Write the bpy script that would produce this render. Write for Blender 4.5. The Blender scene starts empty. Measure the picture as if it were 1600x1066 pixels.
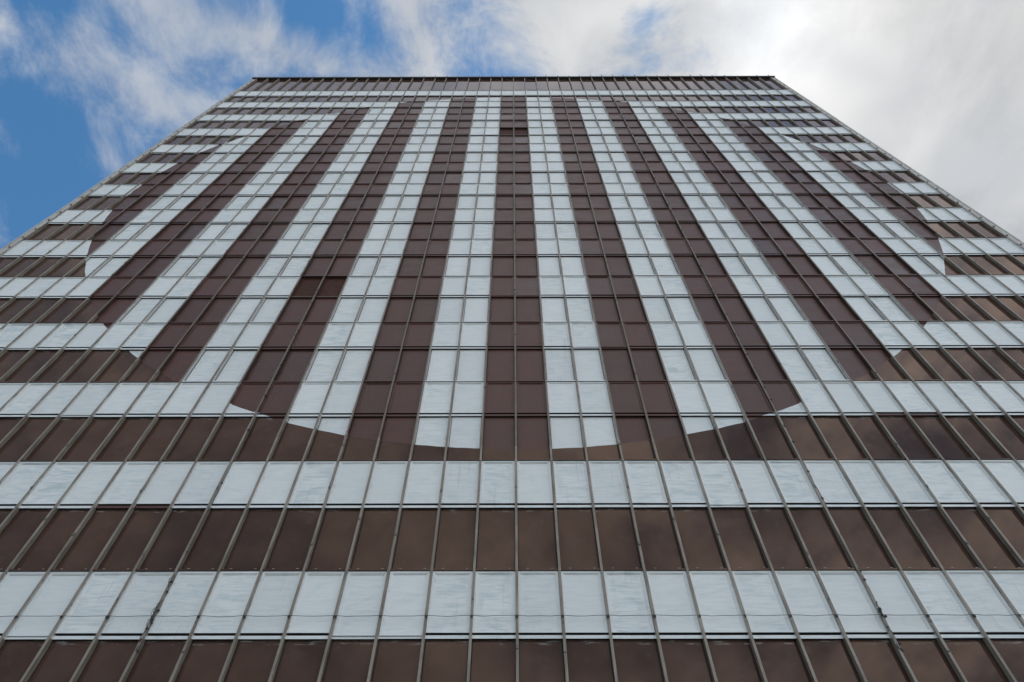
import bpy, math, random
import numpy as np
from mathutils import Vector, Matrix

random.seed(11)
scene = bpy.context.scene
COL = scene.collection

# ------------------------------------------------------------------ key sizes
GROUND_TO_EYE = 1.65
S, WF = 3.6928, 0.4626            # storey height, share of the window row in a storey
Z0 = GROUND_TO_EYE + 8.3233       # foot of the lowest window row in view
DISC_R, DISC_Z = 20.891, Z0 + 26.8586
HALF = 23                         # bays each side of the middle mullion, 1 m each
NST = 14                          # window rows 0..13 (plus one below the view)
TOPROW = Z0 + 13 * S + WF * S     # foot of the parapet panels
ZTOP = TOPROW + 4.55              # underside of the coping

# ------------------------------------------------------------------ camera
cam_data = bpy.data.cameras.new('Camera')
cam_data.sensor_width = 36.0
cam_data.lens = 36.0 * 1035.8 / 1600.0
cam_data.clip_start, cam_data.clip_end = 0.1, 5000
cam = bpy.data.objects.new('Camera', cam_data)
COL.objects.link(cam)
e, yaw, roll = math.radians(56.5656), math.radians(-0.1764), math.radians(0.0259)
fw = Vector((math.sin(yaw) * math.cos(e), math.cos(yaw) * math.cos(e), math.sin(e)))
rt = Vector((math.cos(yaw), -math.sin(yaw), 0))
up = rt.cross(fw)
r2 = rt * math.cos(roll) + up * math.sin(roll)
u2 = -rt * math.sin(roll) + up * math.cos(roll)
m = Matrix((r2, u2, -fw)).transposed().to_4x4()
m.translation = Vector((-0.0737, -13.192, GROUND_TO_EYE))
cam.matrix_world = m
scene.camera = cam

# ------------------------------------------------------------------ node helper
class G:
    def __init__(self, tree):
        self.t = tree
    def node(self, kind, **kw):
        n = self.t.nodes.new(kind)
        for k, v in kw.items():
            setattr(n, k, v)
        return n
    def put(self, sock, v):
        if isinstance(v, bpy.types.NodeSocket):
            self.t.links.new(v, sock)
        elif v is not None:
            if hasattr(sock.default_value, '__len__') and not hasattr(v, '__len__'):
                v = (v, v, v)
            if hasattr(sock.default_value, '__len__') and len(sock.default_value) == 4 and len(v) == 3:
                v = (*v, 1)
            sock.default_value = v
    def m(self, op, a, b=None, c=None, clamp=False):
        n = self.node('ShaderNodeMath', operation=op, use_clamp=clamp)
        for i, v in enumerate((a, b, c)):
            if v is not None:
                self.put(n.inputs[i], v)
        return n.outputs[0]
    def sep(self, v):
        n = self.node('ShaderNodeSeparateXYZ'); self.put(n.inputs[0], v)
        return n.outputs
    def comb(self, x=0, y=0, z=0):
        n = self.node('ShaderNodeCombineXYZ')
        for i, v in enumerate((x, y, z)):
            self.put(n.inputs[i], v)
        return n.outputs[0]
    def noise(self, vec, scale=1, detail=2, rough=.5, dist=0, color=False, dim='3D'):
        n = self.node('ShaderNodeTexNoise', noise_dimensions=dim)
        self.put(n.inputs['Vector'], vec)
        n.inputs['Scale'].default_value = scale
        n.inputs['Detail'].default_value = detail
        n.inputs['Roughness'].default_value = rough
        n.inputs['Distortion'].default_value = dist
        return n.outputs['Color' if color else 'Fac']
    def ramp(self, v, lo, hi, a=0., b=1., smooth=True):
        n = self.node('ShaderNodeMapRange', interpolation_type='SMOOTHSTEP' if smooth else 'LINEAR', clamp=True)
        for i, x in enumerate((v, lo, hi, a, b)):
            self.put(n.inputs[i], x)
        return n.outputs[0]
    def mix(self, fac, a, b):
        n = self.node('ShaderNodeMix', data_type='RGBA')
        self.put(n.inputs[0], fac); self.put(n.inputs[6], a); self.put(n.inputs[7], b)
        return n.outputs[2]
    def white(self, vec):
        n = self.node('ShaderNodeTexWhiteNoise', noise_dimensions='3D'); self.put(n.inputs['Vector'], vec)
        return n.outputs['Value']
    def bsdf(self, **kw):
        n = self.node('ShaderNodeBsdfPrincipled')
        for k, v in kw.items():
            self.put(n.inputs[k.replace('_', ' ')], v)
        return n.outputs[0]
    def mixs(self, fac, a, b):
        n = self.node('ShaderNodeMixShader')
        self.put(n.inputs[0], fac); self.put(n.inputs[1], a); self.put(n.inputs[2], b)
        return n.outputs[0]
    def bump(self, h, strength=.3, dist=.01):
        n = self.node('ShaderNodeBump')
        self.put(n.inputs['Height'], h)
        n.inputs['Strength'].default_value = strength
        n.inputs['Distance'].default_value = dist
        return n.outputs[0]

# ------------------------------------------------------------------ sky
CLOUD, FACE = 4.3, 2.9
SUN_EL, SUN_AZ = math.radians(69.0), math.radians(66.5)     # azimuth from +Y towards +X
SUN_DIR = Vector((math.cos(SUN_EL) * math.sin(SUN_AZ), math.cos(SUN_EL) * math.cos(SUN_AZ), math.sin(SUN_EL)))
world = bpy.data.worlds.new('World')
scene.world = world
world.use_nodes = True
world.cycles.sampling_method = 'NONE'      # a broad sky without a disc needs no importance map
wt = world.node_tree
wt.nodes.clear()
g = G(wt)
sky = g.node('ShaderNodeTexSky', sky_type='NISHITA', sun_disc=False, sun_elevation=SUN_EL, sun_rotation=SUN_AZ,
             altitude=900, air_density=1.0, dust_density=0.15, ozone_density=1.6)
d = g.node('ShaderNodeTexCoord').outputs['Generated']
dx, dy, dz = g.sep(d)
dzc = g.m('MAXIMUM', dz, 0.06)
u, v = g.m('DIVIDE', dx, dzc), g.m('DIVIDE', dy, dzc)       # place on a flat cloud deck overhead
uv = g.comb(u, v, 0)

def blob(cu, cv, ru, rv, ang, amp, total):
    """A soft patch of more (or less) cloud on the deck, added to total."""
    mp = g.node('ShaderNodeMapping', vector_type='TEXTURE')
    g.put(mp.inputs['Vector'], uv)
    mp.inputs['Location'].default_value = (cu, cv, 0)
    mp.inputs['Rotation'].default_value = (0, 0, ang)
    mp.inputs['Scale'].default_value = (ru * 1.9, rv * 1.9, 1)
    gr = g.node('ShaderNodeTexGradient', gradient_type='SPHERICAL')
    g.put(gr.inputs[0], mp.outputs[0])
    return g.m('MULTIPLY_ADD', gr.outputs['Fac'], amp * 1.15, total)

def n2(vec, scale, detail, rough=.55, color=False):
    return g.noise(vec, scale, detail, rough, color=color, dim='2D')
far = g.m('DIVIDE', 1.0, g.m('MULTIPLY_ADD', g.m('MAXIMUM', g.m('SUBTRACT', .1, v), 0.0), .38, 1.0))   # broader, softer banks down the sky
nuv_ = g.node('ShaderNodeVectorMath', operation='SCALE')
g.put(nuv_.inputs[0], uv); g.put(nuv_.inputs['Scale'], far)
nuv = nuv_.outputs[0]
warp = n2(nuv, 3.0, 2, .5, color=True)
wv = g.node('ShaderNodeVectorMath', operation='MULTIPLY_ADD')
g.put(wv.inputs[0], warp); wv.inputs[1].default_value = (.16, .16, 0); g.put(wv.inputs[2], nuv)
fb = n2(wv.outputs[0], 4.2, 6, .66)
cov = g.m('ADD', g.ramp(u, -.55, .45, -.07, .24), g.ramp(v, .12, -.40, 0, .26))
BLOBS = [(-.60, .150, .14, .070, .35, .13), (-.37, .150, .17, .040, .36, .20), (-.50, .255, .10, .06, .6, .17),
         (-.26, .125, .070, .035, .3, -.24), (-.76, .36, .10, .06, .2, -.10), (-.71, .33, .08, .035, .2, .17), (-.70, .14, .07, .05, .4, .12), (-.78, .27, .05, .03, .3, .10),
         (-.49, .19, .06, .03, .9, -.12), (-.02, .14, .20, .09, 0, .15), (.185, .130, .028, .022, -.5, -.18),
         (.46, .16, .16, .14, 0, .25), (.68, .30, .2, .3, 0, .2)]
for bl in BLOBS:
    cov = blob(*bl, cov)
ceil_ = g.ramp(v, .05, -.25, .6, g.ramp(u, -.3, .6, .27, .13))                      # broken cloud further down the sky
cov = g.m('MINIMUM', cov, ceil_)
dens = g.ramp(g.m('ADD', fb, cov), .41, .80)
# forward scattering round the veiled sun
dot = g.node('ShaderNodeVectorMath', operation='DOT_PRODUCT')
g.put(dot.inputs[0], d); dot.inputs[1].default_value = SUN_DIR
cosang = g.m('MAXIMUM', dot.outputs['Value'], 0)
glow = g.m('ADD', g.m('MULTIPLY', g.m('POWER', cosang, 280), .50), g.m('MULTIPLY', g.m('POWER', cosang, 30), .12))
thick = n2(wv.outputs[0], 3.0, 3, .55)
shade = g.m('MULTIPLY', g.ramp(thick, .30, .68, 1.14, g.ramp(v, .1, -.3, .90, .72)), g.ramp(fb, .34, .66, .93, 1.07))
# unseen clouds behind the camera, brightened most to the right to light the facade
rear_fill = g.ramp(v, .15, -.8, 1.0, g.ramp(u, -1.3, .9, 1.0, FACE))
ccol = g.mix(dens, (.80, .87, 1.0), g.mix(g.ramp(thick, .35, .7), (1.0, .995, .98), (.955, .975, 1.0)))
cl = g.node('ShaderNodeVectorMath', operation='SCALE')
g.put(cl.inputs[0], ccol)
g.put(cl.inputs['Scale'], g.m('MULTIPLY', g.m('MULTIPLY', g.m('MULTIPLY', shade, rear_fill), g.m('ADD', glow, 1.0)), CLOUD))
tint = g.node('ShaderNodeVectorMath', operation='MULTIPLY')          # the photograph's deeper blue
g.put(tint.inputs[0], sky.outputs[0]); tint.inputs[1].default_value = (.56, .94, 1.04)
skyc = g.mix(g.m('MULTIPLY', dens, g.ramp(u, -.6, .25, .66, .97)), tint.outputs[0], cl.outputs[0])
bg = g.node('ShaderNodeBackground')
g.put(bg.inputs['Color'], skyc)
bg.inputs['Strength'].default_value = 0.13
wo = g.node('ShaderNodeOutputWorld')
wt.links.new(bg.outputs[0], wo.inputs[0])

# ------------------------------------------------------------------ sun (veiled by cloud, behind the building)
sd = bpy.data.lights.new('Sun', 'SUN')
sd.energy, sd.angle, sd.color = 1.2, math.radians(12), (1.0, .96, .9)
sun = bpy.data.objects.new('Sun', sd)
sun.rotation_euler = (-SUN_DIR).to_track_quat('-Z', 'Y').to_euler()
sun.location = SUN_DIR * 200
COL.objects.link(sun)

scene.view_settings.view_transform = 'Standard'
scene.view_settings.look = 'None'
scene.view_settings.exposure = 0.22
scene.view_settings.gamma = 1.0
scene.view_settings.use_curve_mapping = False
scene.cycles.max_bounces = 3
scene.cycles.diffuse_bounces = 2
scene.cycles.glossy_bounces = 2
scene.cycles.transmission_bounces = 0

# ------------------------------------------------------------------ mesh helper
class MB:
    """Collects boxes and tubes, builds ONE mesh."""
    def __init__(self):
        self.v, self.f, self.mi, self.sm = [], [], [], []
    def quad(self, p, mi=0):
        n = len(self.v); self.v += p; self.f.append(tuple(range(n, n + len(p)))); self.mi.append(mi); self.sm.append(False)
    def box(self, x0, x1, y0, y1, z0, z1, mi=0, bottom=None):
        n = len(self.v)
        self.v += [(x, y, z) for z in (z0, z1) for y in (y0, y1) for x in (x0, x1)]
        fs = [(0, 2, 3, 1), (4, 5, 7, 6), (0, 1, 5, 4), (2, 6, 7, 3), (0, 4, 6, 2), (1, 3, 7, 5)]
        for i, q in enumerate(fs):
            self.f.append(tuple(n + k for k in q))
            self.mi.append(bottom if (i == 0 and bottom is not None) else mi)
            self.sm.append(False)
    def tube(self, pts, r, mi=0, sides=6):
        pts = [Vector(p) for p in pts]
        n = len(self.v)
        prev = None
        for i, p in enumerate(pts):
            t = (pts[min(i + 1, len(pts) - 1)] - pts[max(i - 1, 0)])
            t = t.normalized() if t.length > 1e-9 else Vector((0, 0, 1))
            a = Vector((0, 1, 0)) if prev is None else prev
            a = a - t * a.dot(t)
            if a.length < 1e-4:
                a = Vector((1, 0, 0)) - t * t.x
            a.normalize(); prev = a
            b = t.cross(a)
            for k in range(sides):
                w = 2 * math.pi * k / sides
                self.v.append(tuple(p + (a * math.cos(w) + b * math.sin(w)) * r))
        for i in range(len(pts) - 1):
            for k in range(sides):
                k2 = (k + 1) % sides
                self.f.append((n + i * sides + k, n + i * sides + k2, n + (i + 1) * sides + k2, n + (i + 1) * sides + k))
                self.mi.append(mi); self.sm.append(True)
        for base in (n, n + (len(pts) - 1) * sides):
            self.f.append(tuple(base + k for k in range(sides))); self.mi.append(mi); self.sm.append(False)
    def mesh(self, name, *mats):
        me = bpy.data.meshes.new(name)
        me.from_pydata(self.v, [], self.f)
        for mt in mats:
            me.materials.append(mt)
        me.polygons.foreach_set('material_index', self.mi)
        me.polygons.foreach_set('use_smooth', self.sm)
        me.update()
        return me

def link(name, data, parent=None, loc=(0, 0, 0), rot=None):
    o = bpy.data.objects.new(name, data)
    COL.objects.link(o)
    o.location = loc
    if rot:
        o.rotation_euler = rot
    if parent:
        o.parent = parent
    return o

def tag(o, label=None, category=None, group=None, kind=None):
    for k, val in (('label', label), ('category', category), ('group', group), ('kind', kind)):
        if val:
            o[k] = val
    return o

building = tag(link('office_building', None),
               'tall office block with brown and white glass grid and a huge striped painted disc', 'building')

# ------------------------------------------------------------------ materials
def new_mat(name):
    mt = bpy.data.materials.new(name)
    mt.use_nodes = True
    mt.node_tree.nodes.clear()
    return mt, G(mt.node_tree)

def out(g, sh):
    o = g.node('ShaderNodeOutputMaterial')
    g.t.links.new(sh, o.inputs[0])

def facade_coord(g):
    n = g.node('ShaderNodeTexCoord')
    n.object = building
    return n.outputs['Object']

def flat(g, pt, sx=1., sz=1., rnd=None, k=0.):
    """x, z of the facade as a flat coordinate, shifted by a random amount per cell."""
    a, b = g.m('MULTIPLY', pt['x'], sx), g.m('MULTIPLY', pt['z'], sz)
    if rnd is not None:
        a, b = g.m('MULTIPLY_ADD', rnd, k, a), g.m('MULTIPLY_ADD', rnd, k * 2.3, b)
    return g.comb(a, b, 0)

def pattern(g, P):
    """Which paint lies where: rows of white and brown, striped disc in the middle."""
    x, y, z = g.sep(P)
    zr = g.m('SUBTRACT', z, Z0)
    row = g.m('DIVIDE', g.m('ADD', zr, S * 3 + .001), S)
    fr = g.m('FRACT', row)
    isw = g.m('MULTIPLY', g.m('LESS_THAN', fr, WF), g.m('LESS_THAN', z, TOPROW + .002))
    dz_ = g.m('SUBTRACT', z, DISC_Z)
    wob = g.m('MULTIPLY', g.m('SUBTRACT', g.noise(g.comb(x, z, 0), 1.3, 1, dim='2D'), .5), .05)
    rad = g.m('ADD', g.m('SQRT', g.m('ADD', g.m('MULTIPLY', x, x), g.m('MULTIPLY', dz_, dz_))), wob)
    inside = g.m('LESS_THAN', rad, DISC_R)
    ax = g.m('ABSOLUTE', x)
    stripe = g.m('GREATER_THAN', g.m('FRACT', g.m('DIVIDE', g.m('ADD', ax, 1.0), 4.0)), .5)
    iswhite = g.m('ADD', g.m('MULTIPLY', inside, stripe), g.m('MULTIPLY', g.m('SUBTRACT', 1.0, inside), isw))
    cell = g.comb(g.m('FLOOR', x), g.m('FLOOR', g.m('ADD', g.m('MULTIPLY', g.m('FLOOR', row), 2.0), isw)), 0.5)
    return dict(x=x, y=y, z=z, fr=fr, isw=isw, inside=inside, white=iswhite, cell=cell)

def white_paint(g, P, pt):
    lx = g.m('FRACT', g.m('ADD', pt['x'], 30.0))
    rnd = g.white(pt['cell'])
    stroke = g.noise(flat(g, pt, 1.6, 15., rnd, 37.), 1.0, 4, .62, .6, dim='2D')
    patch = g.noise(flat(g, pt, 1.2, 3.4, rnd, 11.), 1.0, 3, .55, .8, dim='2D')
    # thin coat in the middle of a pane, thick towards its rim
    rim = g.ramp(g.m('ABSOLUTE', g.m('SUBTRACT', lx, .5)), .30, .42)
    thin = g.m('MULTIPLY', g.m('SUBTRACT', 1.0, g.m('MULTIPLY', rim, .75)), g.ramp(rnd, 0, 1, .35, 1.0))
    t = g.m('MULTIPLY', g.m('ADD', g.ramp(stroke, .38, .70, 0, .75), g.ramp(patch, .42, .75, 0, .6)), thin)
    col = g.mix(t, (.83, .83, .80), (.56, .615, .61))
    col = g.mix(g.ramp(g.m('FRACT', g.m('MULTIPLY', rnd, 7.13)), 0, 1, 0, .55), col, (.70, .71, .69))
    grime = g.ramp(g.noise(flat(g, pt), 6.0, 4, .65, dim='2D'), .58, .78, 0, .4)
    col = g.mix(g.m('MULTIPLY', grime, rim), col, (.42, .40, .36))
    drip = g.ramp(g.noise(flat(g, pt, 13., .55, rnd, 5.), 1.0, 3, .6, dim='2D'), .58, .80, 0, .45)
    col = g.mix(g.m('MULTIPLY', drip, g.ramp(rnd, .2, 1.0)), col, (.47, .455, .42))
    nrm = g.bump(stroke, .25, .004)
    return g.bsdf(Base_Color=col, Roughness=.42, Specular_IOR_Level=.45, Normal=nrm)

def brown_paint(g, P, pt):
    rnd = g.white(pt['cell'])
    r3 = g.m('FRACT', g.m('MULTIPLY', rnd, 13.7))
    n1 = g.noise(flat(g, pt, .9, 3.0, rnd, 3.), 1.0, 3, .55, dim='2D')
    n3 = g.noise(flat(g, pt, 9., .7, rnd, 7.), 1.0, 3, .6, dim='2D')
    col = g.mix(g.ramp(n1, .3, .7), (.090, .033, .023), (.116, .046, .033))
    col = g.mix(g.ramp(rnd, 0, 1, 0, .55), col, (.080, .041, .031))
    col = g.mix(g.ramp(n3, .55, .8, 0, .35), col, (.125, .075, .058))
    col = g.mix(g.m('MULTIPLY', g.m('GREATER_THAN', r3, .92), .35), col, (.065, .034, .025))
    return g.bsdf(Base_Color=col, Roughness=g.m('SUBTRACT', g.ramp(n1, .3, .7, .38, .50), g.m('MULTIPLY', g.m('GREATER_THAN', r3, .92), .12)),
                  Specular_IOR_Level=.38)

def bronze_glass(g, P, pt):
    rnd = g.white(pt['cell'])
    v1 = flat(g, pt, 1, 1, rnd, 9.)
    big = g.noise(v1, .9, 2, .5, dim='2D')
    dirt = g.noise(v1, 3.0, 5, .65, dim='2D')
    col = g.mix(g.ramp(big, .3, .7), (.066, .035, .025), (.088, .049, .035))
    col = g.mix(g.ramp(dirt, .55, .8, 0, .35), col, (.10, .08, .065))
    # runs and smears of white left under the sills
    smear = g.m('MULTIPLY', g.ramp(g.noise(flat(g, pt, 2.2, 14.), 1, 3, .6, dim='2D'), .56, .72), g.ramp(pt['fr'], .968, .982))
    smear = g.m('MULTIPLY', smear, g.m('LESS_THAN', pt['z'], TOPROW - .1))
    col = g.mix(g.m('MULTIPLY', smear, .5), col, (.4, .41, .41))
    nrm = g.bump(big, .10, .01)
    dif = g.node('ShaderNodeBsdfDiffuse'); g.put(dif.inputs['Color'], col)
    lw = g.node('ShaderNodeLayerWeight'); g.put(lw.inputs['Normal'], nrm)
    gl = g.node('ShaderNodeBsdfGlossy')
    g.put(gl.inputs['Color'], g.mix(g.ramp(lw.outputs['Facing'], .58, .78), (1.0, .76, .63), (1.0, .96, 1.0)))
    g.put(gl.inputs['Roughness'], g.m('ADD', g.ramp(dirt, .45, .8, .03, .13), g.m('MULTIPLY', smear, .3)))
    g.put(gl.inputs['Normal'], nrm)
    fr = g.node('ShaderNodeFresnel'); fr.inputs['IOR'].default_value = 1.40; g.put(fr.inputs['Normal'], nrm)
    return g.mixs(fr.outputs[0], dif.outputs[0], gl.outputs[0])

facade, g = new_mat('painted_facade')
P = facade_coord(g)
pt = pattern(g, P)
brown = g.mixs(pt['inside'], bronze_glass(g, P, pt), brown_paint(g, P, pt))
out(g, g.mixs(pt['white'], brown, white_paint(g, P, pt)))

brown_only, g = new_mat('brown_painted_metal')
P = facade_coord(g)
out(g, brown_paint(g, P, pattern(g, P)))

bare, g = new_mat('bare_bronze_glass')
P = facade_coord(g)
nn = g.noise(P, 5, 5, .6)
out(g, g.bsdf(Base_Color=g.mix(g.ramp(nn, .3, .7), (.062, .026, .017), (.080, .036, .024)), Roughness=.6, Specular_IOR_Level=.1))

dark, g = new_mat('dark_bronze_and_underside_shade')  # metal of coping and rods; also paints shade on rail and sash undersides
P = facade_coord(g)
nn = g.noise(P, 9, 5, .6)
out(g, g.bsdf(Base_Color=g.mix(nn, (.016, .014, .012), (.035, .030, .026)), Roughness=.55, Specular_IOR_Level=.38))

mull, g = new_mat('weathered_mullion_metal')
P = facade_coord(g)
pt = pattern(g, P)
geo = g.node('ShaderNodeNewGeometry')
nx, ny, nz = g.sep(geo.outputs['Normal'])
st = g.node('ShaderNodeVectorMath', operation='MULTIPLY')
g.put(st.inputs[0], P); st.inputs[1].default_value = (9, 9, 1.2)
n1 = g.noise(st.outputs[0], 1.0, 3, .65)
n2 = g.noise(P, 11, 4, .7)
col = g.mix(g.ramp(n1, .3, .72), (.185, .152, .117), (.33, .28, .225))
col = g.mix(g.ramp(n2, .56, .72, 0, .55), col, (.15, .125, .10))
over = g.m('MULTIPLY', g.m('MULTIPLY', pt['inside'], g.m('SUBTRACT', 1.0, pt['white'])), g.ramp(n1, .35, .65, .15, .75))
col = g.mix(over, col, (.10, .058, .045))      # brown brushed over the bars inside the stripes
rag = g.m('MULTIPLY', g.m('SUBTRACT', g.noise(P, 3.2, 4, .68), .5), .16)
side = g.m('GREATER_THAN', g.m('ABSOLUTE', nx), .5)
painted = g.m('MULTIPLY', side, g.m('GREATER_THAN', g.m('ADD', pt['y'], rag), -.115))
metal = g.bsdf(Base_Color=col, Roughness=.5, Metallic=.15, Specular_IOR_Level=.4)
wsh = g.bsdf(Base_Color=g.mix(n1, (.60, .58, .55), (.50, .49, .47)), Roughness=.5)
bsh = g.bsdf(Base_Color=(.060, .034, .027), Roughness=.4)
sh = g.mixs(g.m('MULTIPLY', painted, g.m('MULTIPLY', pt['inside'], g.m('SUBTRACT', 1.0, pt['white']))), metal, bsh)
sh = g.mixs(g.m('MULTIPLY', painted, pt['white']), sh, wsh)
out(g, sh)

trim, g = new_mat('pale_corner_trim')
P = facade_coord(g)
n1 = g.noise(P, 2.5, 6, .65)
out(g, g.bsdf(Base_Color=g.mix(g.ramp(n1, .3, .7), (.40, .37, .33), (.56, .525, .47)), Roughness=.6))

black, g = new_mat('black_cable_rubber')
out(g, g.bsdf(Base_Color=(.045, .042, .04), Roughness=.6))

steel, g = new_mat('grey_clip_steel')
out(g, g.bsdf(Base_Color=(.16, .15, .14), Roughness=.5, Metallic=.4))

def plain(name, c0, c1, scale, rough=.85):
    mt, g = new_mat(name)
    tc = g.node('ShaderNodeTexCoord').outputs['Object']
    n = g.noise(tc, scale, 8, .62)
    out(g, g.bsdf(Base_Color=g.mix(g.ramp(n, .3, .7), c0, c1), Roughness=rough, Normal=g.bump(n, .2, .01)))
    return mt
asphalt = plain('asphalt', (.05, .05, .05), (.085, .082, .078), 3.0)
plaza = plain('pale_plaza_paving', (.30, .285, .26), (.44, .42, .385), 1.0)
paving = plain('concrete_paving', (.22, .21, .195), (.34, .325, .30), 2.0)
concrete = plain('concrete_wall', (.22, .205, .185), (.33, .31, .285), .8)
roofing = plain('roof_felt', (.08, .08, .08), (.13, .125, .12), 1.5)

# ------------------------------------------------------------------ ground
def sheet(name, x0, x1, y0, y1, z, mt):
    b = MB(); b.quad([(x0, y0, z), (x1, y0, z), (x1, y1, z), (x0, y1, z)])
    return tag(link(name, b.mesh(name, mt)), kind='structure')
sheet('ground', -1500, 1500, -1500, 1500, 0.0, plaza)
sheet('road', -1500, 1500, -15.0, -7.0, .004, asphalt)
for y0, y1 in ((-6.85, -.3), (-22.0, -15.15)):
    b = MB(); b.box(-120, 120, y0, y1, .004, .13)
    kx = y1 if y1 < -10 else y0 - .15
    b.box(-120, 120, kx + .002, kx + .148, .006, .12)
    tag(link('pavement', b.mesh('pavement', paving)), kind='structure')

# ------------------------------------------------------------------ building: core, base, roof
b = MB(); b.box(-23.30, 23.30, .07, 17.0, 6.0, ZTOP + .02)
link('core_wall', b.mesh('core_wall', dark), building)
b = MB(); b.box(-23.34, 23.34, .02, 17.06, 0, 6.0)
for c in range(-23, 24, 4):
    b.box(c - .3, c + .3, -.25, .02, .13, 5.7)
b.box(-23.5, 23.5, -.30, .02, 5.7, 6.14)
link('base_wall', b.mesh('base_wall', concrete), building)
for sx in (-1, 1):
    b = MB(); b.box(min(sx * 23.30, sx * 23.36), max(sx * 23.30, sx * 23.36), .09, 16.98, 6.02, ZTOP)
    link('side_wall', b.mesh('side_wall', concrete), building)
b = MB(); b.box(-23.45, 23.45, -.20, 17.1, ZTOP + .02, ZTOP + .30)
link('coping', b.mesh('coping', dark), building)
b = MB(); b.box(-23.2, 23.2, .2, 16.8, ZTOP + .30, ZTOP + .36)
link('roof_deck', b.mesh('roof_deck', roofing), building)
rod = MB(); rod.tube([(0, 0, 0), (0, 0, .65)], .028); rod.box(-.035, .035, -.035, .035, 0, .06)
rodm = rod.mesh('rod', dark)
for c in range(-HALF, HALF + 1):
    if random.random() < .82:
        o = link('rod', rodm, building, (c + random.uniform(-.06, .06), -.16, ZTOP + .295))
        o.scale.z = random.uniform(.55, 1.25)

# ------------------------------------------------------------------ cells
def rowz(n):
    return Z0 + n * S
SILL_H, GAP = .084, .046
Y_SASH, Y_PANE, Y_SILL, Y_TRAN, Y_FIN = -.084, -.056, -.062, -.112, -.138
WIN_H, PAN_H = WF * S, (1 - WF) * S
W2 = .470                                   # half width of a sash

def sash(y=Y_SASH, gap=True):
    b = MB()
    z0 = SILL_H + GAP if gap else SILL_H - .02
    z1 = WIN_H - .002
    fr = .055
    b.box(-W2, -W2 + fr, y, .03, z0, z1, 0, 1)  # underside faces dark: their shade put into the bronze colour
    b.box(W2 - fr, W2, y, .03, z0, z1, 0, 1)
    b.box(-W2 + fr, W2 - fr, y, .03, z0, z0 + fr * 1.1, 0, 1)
    b.box(-W2 + fr, W2 - fr, y, .03, z1 - fr, z1, 0)
    # glazing bead, a step between frame and pane
    bd, yb = .022, y + .014
    b.box(-W2 + fr, -W2 + fr + bd, yb, .02, z0 + fr * 1.1, z1 - fr)
    b.box(W2 - fr - bd, W2 - fr, yb, .02, z0 + fr * 1.1, z1 - fr)
    b.box(-W2 + fr + bd, W2 - fr - bd, yb, .02, z1 - fr - bd, z1 - fr)
    return b, z0 + fr * 1.1, z1 - fr - bd
def pane_box(b, y, za, zb):
    b.box(-W2 + .077, W2 - .077, y, y + .012, za, zb)
    return b
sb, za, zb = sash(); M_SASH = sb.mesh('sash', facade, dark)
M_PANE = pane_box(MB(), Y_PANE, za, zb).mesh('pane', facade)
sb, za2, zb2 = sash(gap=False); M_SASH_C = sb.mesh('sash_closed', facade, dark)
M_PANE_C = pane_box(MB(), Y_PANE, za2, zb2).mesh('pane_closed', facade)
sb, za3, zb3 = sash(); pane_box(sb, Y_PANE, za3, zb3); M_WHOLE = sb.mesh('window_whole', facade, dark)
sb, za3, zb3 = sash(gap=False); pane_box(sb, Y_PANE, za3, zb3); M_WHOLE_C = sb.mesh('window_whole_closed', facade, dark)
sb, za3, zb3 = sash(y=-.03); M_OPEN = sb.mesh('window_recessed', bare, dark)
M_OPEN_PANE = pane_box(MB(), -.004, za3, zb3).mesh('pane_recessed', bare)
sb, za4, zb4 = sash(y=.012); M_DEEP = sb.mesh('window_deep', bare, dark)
M_DEEP_PANE = pane_box(MB(), .034, za4, zb4).mesh('pane_deep', bare)
def panel_mesh(specks):
    b = MB()
    b.box(-.485, .485, 0, .02, .0, PAN_H, 0)
    for sx in (-.46, .447):                 # edge beads beside the mullions
        b.box(sx, sx + .013, -.012, .0, .05, PAN_H, 1)
    if specks:
        for sx in (-.24, .33):
            b.box(sx - .028, sx + .028, Y_TRAN - .004, -.04, .052, .060, 2)
    return b.mesh('panel', facade, dark, trim)
M_PANEL, M_PANEL_S = panel_mesh(False), panel_mesh(True)
b = MB(); b.box(-.485, .485, 0, .02, 0, ZTOP - TOPROW, 0)
M_PARAPET = b.mesh('parapet_panel', facade)

def classify(c, za, zb, windowrow):
    """Colour name of a cell between mullions c and c+1."""
    xs = [c + .05, c + .5, c + .95]; zs = [za + .05, (za + zb) / 2, zb - .05]
    vals = set()
    for x in xs:
        for z in zs:
            if math.hypot(x, z - DISC_Z) < DISC_R:
                vals.add('white' if ((abs(x) + 1) / 4) % 1 > .5 else 'brown')
            else:
                vals.add('white' if windowrow else 'brown')
    return vals.pop() if len(vals) == 1 else 'two_tone'

inv = cam.matrix_world.inverted()
def screen(x, z):
    p = inv @ Vector((x, 0, z))
    k = 1035.8 / -p.z
    return 800 + k * p.x, 533 - k * p.y
def in_view(c, za, zb):
    pts = [screen(x, z) for x in (c, c + 1) for z in (za, zb)]
    return (max(p[0] for p in pts) > -60 and min(p[0] for p in pts) < 1660 and max(p[1] for p in pts) > -30 and min(p[1] for p in pts) < 1110)

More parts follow.
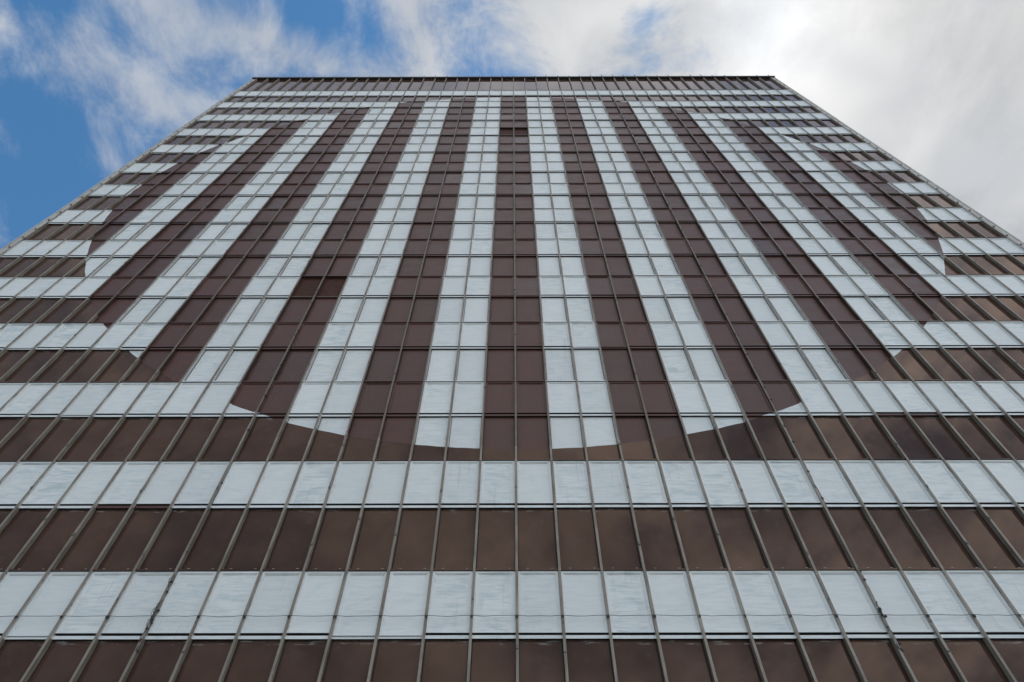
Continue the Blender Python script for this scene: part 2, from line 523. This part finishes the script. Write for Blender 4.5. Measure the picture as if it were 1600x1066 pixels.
CLOSED = {(0, -11), (0, -4), (0, -3), (1, 5)}
RECESSED = {(4, -9), (4, -8), (10, -1), (10, 0)}
count, rest = {}, {'window': MB(), 'panel': MB()}
def into(mb, me, loc):
    n = len(mb.v)
    mb.v += [(vv.co.x + loc[0], vv.co.y + loc[1], vv.co.z + loc[2]) for vv in me.vertices]
    for p in me.polygons:
        mb.f.append(tuple(n + k for k in p.vertices)); mb.mi.append(p.material_index); mb.sm.append(False)
tilt = lambda a: (math.radians(random.gauss(0, a)), 0, math.radians(random.gauss(0, a)))
filler = []
for n in range(-1, NST):
    z = rowz(n)
    for c in sorted(range(-HALF, HALF), key=lambda q: abs(q + .5)):
        # ---- window row
        kind = classify(c, z, z + WIN_H, True)
        closed = (n, c) in CLOSED or (n > 1 and random.random() < .10)
        rec = (n, c) in RECESSED
        name = kind + '_window'
        loc = (c + .5, 0, z)
        if in_view(c, z, z + WIN_H) and count.get(name, 0) < 300:
            count[name] = count.get(name, 0) + 1
            rot = tilt(.10)
            if rec:
                o = link(name, M_DEEP if n > 8 else M_OPEN, building, loc)
                o['label'] = 'dark bare window set back from its painted neighbours'
                link('pane', M_DEEP_PANE if n > 8 else M_OPEN_PANE, o)
            elif n <= 7:
                o = link(name, M_SASH_C if closed else M_SASH, building, loc, rot)
                link('pane', M_PANE_C if closed else M_PANE, o, rot=tilt(.10))
            else:
                o = link(name, M_WHOLE_C if closed else M_WHOLE, building, loc, rot)
        else:
            into(rest['window'], M_WHOLE_C if closed else M_WHOLE, loc)
        if closed:
            filler.append((n, c))
        # ---- spandrel row above it
        if n == NST - 1:
            name, me, zz, hh = 'parapet_panel', M_PARAPET, TOPROW, ZTOP - TOPROW
        else:
            zz, hh = z + WIN_H, PAN_H
            kind = classify(c, zz, zz + hh, False)
            name, me = kind + '_panel', (M_PANEL_S if n == 0 else M_PANEL)
        loc = (c + .5, random.uniform(-.003, .003), zz)
        if in_view(c, zz, zz + hh) and count.get(name, 0) < 300:
            count[name] = count.get(name, 0) + 1
            link(name, me, building, loc, tilt(.12))
        else:
            into(rest['panel'], me, loc)
for k, mats in (('window', (facade, dark)), ('panel', (facade, dark, trim))):
    o = link('remaining_%ss' % k, rest[k].mesh('remaining_%ss' % k, *mats), building)
    o['kind'] = 'stuff'

# ------------------------------------------------------------------ rails
BROWN_SILL = {(1, -11), (1, -10), (2, 11), (2, 12)}
for n in range(-1, NST):
    z = rowz(n)
    b = MB()
    for c in range(-HALF, HALF):
        jy, jz = random.gauss(0, .003), random.gauss(0, .003)
        b.box(c + .0, c + 1.0, Y_SILL + jy, .05, z + .004 + jz, z + SILL_H + jz, 2 if (n, c) in BROWN_SILL else 0, 1)  # sill underside in the dark slot, shade painted into its colour
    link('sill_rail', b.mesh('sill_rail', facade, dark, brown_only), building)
    z += WIN_H
    b = MB()
    for c in range(-HALF, HALF):
        jy, jz = random.gauss(0, .003), random.gauss(0, .002)
        b.box(c + .0, c + 1.0, Y_TRAN + jy, .05, z + .003 + jz, z + .05 + jz, 0, 1)  # transom underside likewise darkened by colour as shade
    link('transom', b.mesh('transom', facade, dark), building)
b = MB(); b.box(-23, 23, -.085, .05, rowz(-1) - .16, rowz(-1) - .003)
link('transom', b.mesh('transom', dark), building)

# ------------------------------------------------------------------ mullions
ZB = rowz(-1) - .14
def mullion_mesh(seed):
    rnd = random.Random(seed)
    b = MB()
    z = ZB
    cuts = [ZB]
    for n in range(-1, NST):
        cuts += [rowz(n) + WIN_H * rnd.uniform(.96, 1.0)]
    cuts.append(ZTOP + .02)
    for i in range(len(cuts) - 1):
        ox, oy = rnd.gauss(0, .0045), rnd.gauss(0, .003)
        z0, z1 = cuts[i], cuts[i + 1] - .006
        b.box(-.024 + ox, .024 + ox, Y_FIN + .016 + oy, .06, z0, z1)          # web
        b.box(-.030 + ox, .030 + ox, Y_FIN + oy, Y_FIN + .016 + oy, z0, z1)   # cap
        for _ in range(rnd.choice((0, 0, 1, 1, 2))):                          # old fixings
            zz = rnd.uniform(z0 + .1, z1 - .1); r = rnd.uniform(.012, .024)
            b.box(ox - r, ox + r, Y_FIN + oy - r * 1.1, Y_FIN + oy + .004, zz, zz + rnd.uniform(.03, .09), 1)
    return b.mesh('mullion', mull, steel)
MM = [mullion_mesh(s) for s in range(8)]
for c in range(-HALF, HALF + 1):
    link('mullion', MM[(c * 5 + 3) % 8], building, (c, random.uniform(-.003, .003), 0))

# ------------------------------------------------------------------ corner trims with their bolts
bolt = MB(); bolt.tube([(0, 0, 0), (0, -.045, 0)], .05, sides=8)
boltm = bolt.mesh('bolt', steel)
for sx in (-1, 1):
    b = MB()
    zz = 6.14
    while zz < ZTOP:
        z1 = min(zz + S, ZTOP)
        j = random.gauss(0, .006)
        xa, xb = sorted((sx * 23.036, sx * 23.36))
        b.box(xa, xb, -.09 + j, .065, zz, z1 - .01)
        b.box(*sorted((sx * 23.37, sx * 23.44)), -.105 + j, .08, zz, z1 - .015)
        zz = z1
    t = link('corner_trim', b.mesh('corner_trim', trim), building)
    zz = 9.0
    while zz < ZTOP - .3:
        link('bolt', boltm, t, (sx * 23.16, -.088, zz + random.uniform(-.05, .05)))
        zz += 1.02

# ------------------------------------------------------------------ cables left on the facade
def clip_mesh(s):
    b = MB()
    b.box(-.050 * s, .050 * s, -.02 * s, .03, -.03 * s, .03 * s)
    b.box(-.018 * s, .018 * s, -.045 * s, -.02 * s, -.075 * s, .03 * s)
    return b.mesh('clip', black)
CLIPS = [clip_mesh(s) for s in (.42, .55, .7)]
zc = Z0 + .50
b = MB()
pts = []
for c in range(-HALF, HALF):
    for k in range(4):
        f = k / 4
        pts.append((c + f, Y_FIN - .022 + random.uniform(-.004, .004), zc - .035 * 4 * f * (1 - f) * random.uniform(.2, 1)))
pts.append((HALF, Y_FIN - .022, zc))
b.tube(pts, .0062, sides=5)
hc = tag(link('cable', b.mesh('cable', black)),
         'thin dark cable strung level across the lowest white window row', 'cable', 'cables fixed to the facade')
for c in range(-HALF, HALF + 1):
    link('clip', random.choice(CLIPS), hc, (c + random.uniform(-.01, .01), Y_FIN - .006, zc - .02))

def upright(c, side, label, heavy, tangles):
    b = MB()
    pts, z = [], Z0 - .35
    while z < ZTOP - .6:
        pts.append((c + side * .040 + random.gauss(0, .006), Y_FIN + .02 + random.gauss(0, .010), z))
        z += .22
    b.tube(pts, .009 if heavy else .006, sides=5)
    for (z0, z1, n) in tangles:                      # slack loops and loose ends
        for _ in range(n):
            za = random.uniform(z0, z1); L = random.uniform(.15, .6)
            amp = random.uniform(.02, .10)
            q = []
            for k in range(13):
                f = k / 12
                q.append((c + side * .03 - side * amp * math.sin(math.pi * f) * random.uniform(.7, 1.1) + random.gauss(0, .006),
                          Y_FIN - .02 - .05 * math.sin(math.pi * f) * random.random(), za + L * (f - .5)))
            b.tube(q, random.choice((.004, .005, .007)), sides=5)
    o = tag(link('cable', b.mesh('cable', black)), label, 'cable', 'cables fixed to the facade')
    z = Z0 - .3
    while z < ZTOP - .7:
        cl_ = link('clip', random.choice(CLIPS), o, (c + side * .034 + random.gauss(0, .008), Y_FIN + .006, z))
        cl_.rotation_euler = (0, random.uniform(-.5, .5), 0)
        z += random.uniform(.55, 1.3) if heavy else random.uniform(.9, 2.4)
    for (z0, z1, n) in tangles:
        for _ in range(n):
            cl_ = link('clip', random.choice(CLIPS), o, (c + side * .03 + random.gauss(0, .02), Y_FIN - .01, random.uniform(z0, z1)))
            cl_.rotation_euler = (0, random.uniform(-1, 1), 0)
    return o
upright(8, 1, 'dark clipped cable running up the eighth mullion right of the middle', True, [(Z0 + .2, Z0 + .75, 4), (Z0 - .25, Z0 + .0, 1), (Z0 + 1.4, Z0 + 1.65, 1)])
upright(-8, 1, 'dark cable with tangled loose loops on the eighth mullion left of the middle', False, [(Z0 + .2, Z0 + .65, 5), (Z0 - .2, Z0, 1), (Z0 + .6, Z0 + 1.5, 2)])
print('cells', count)
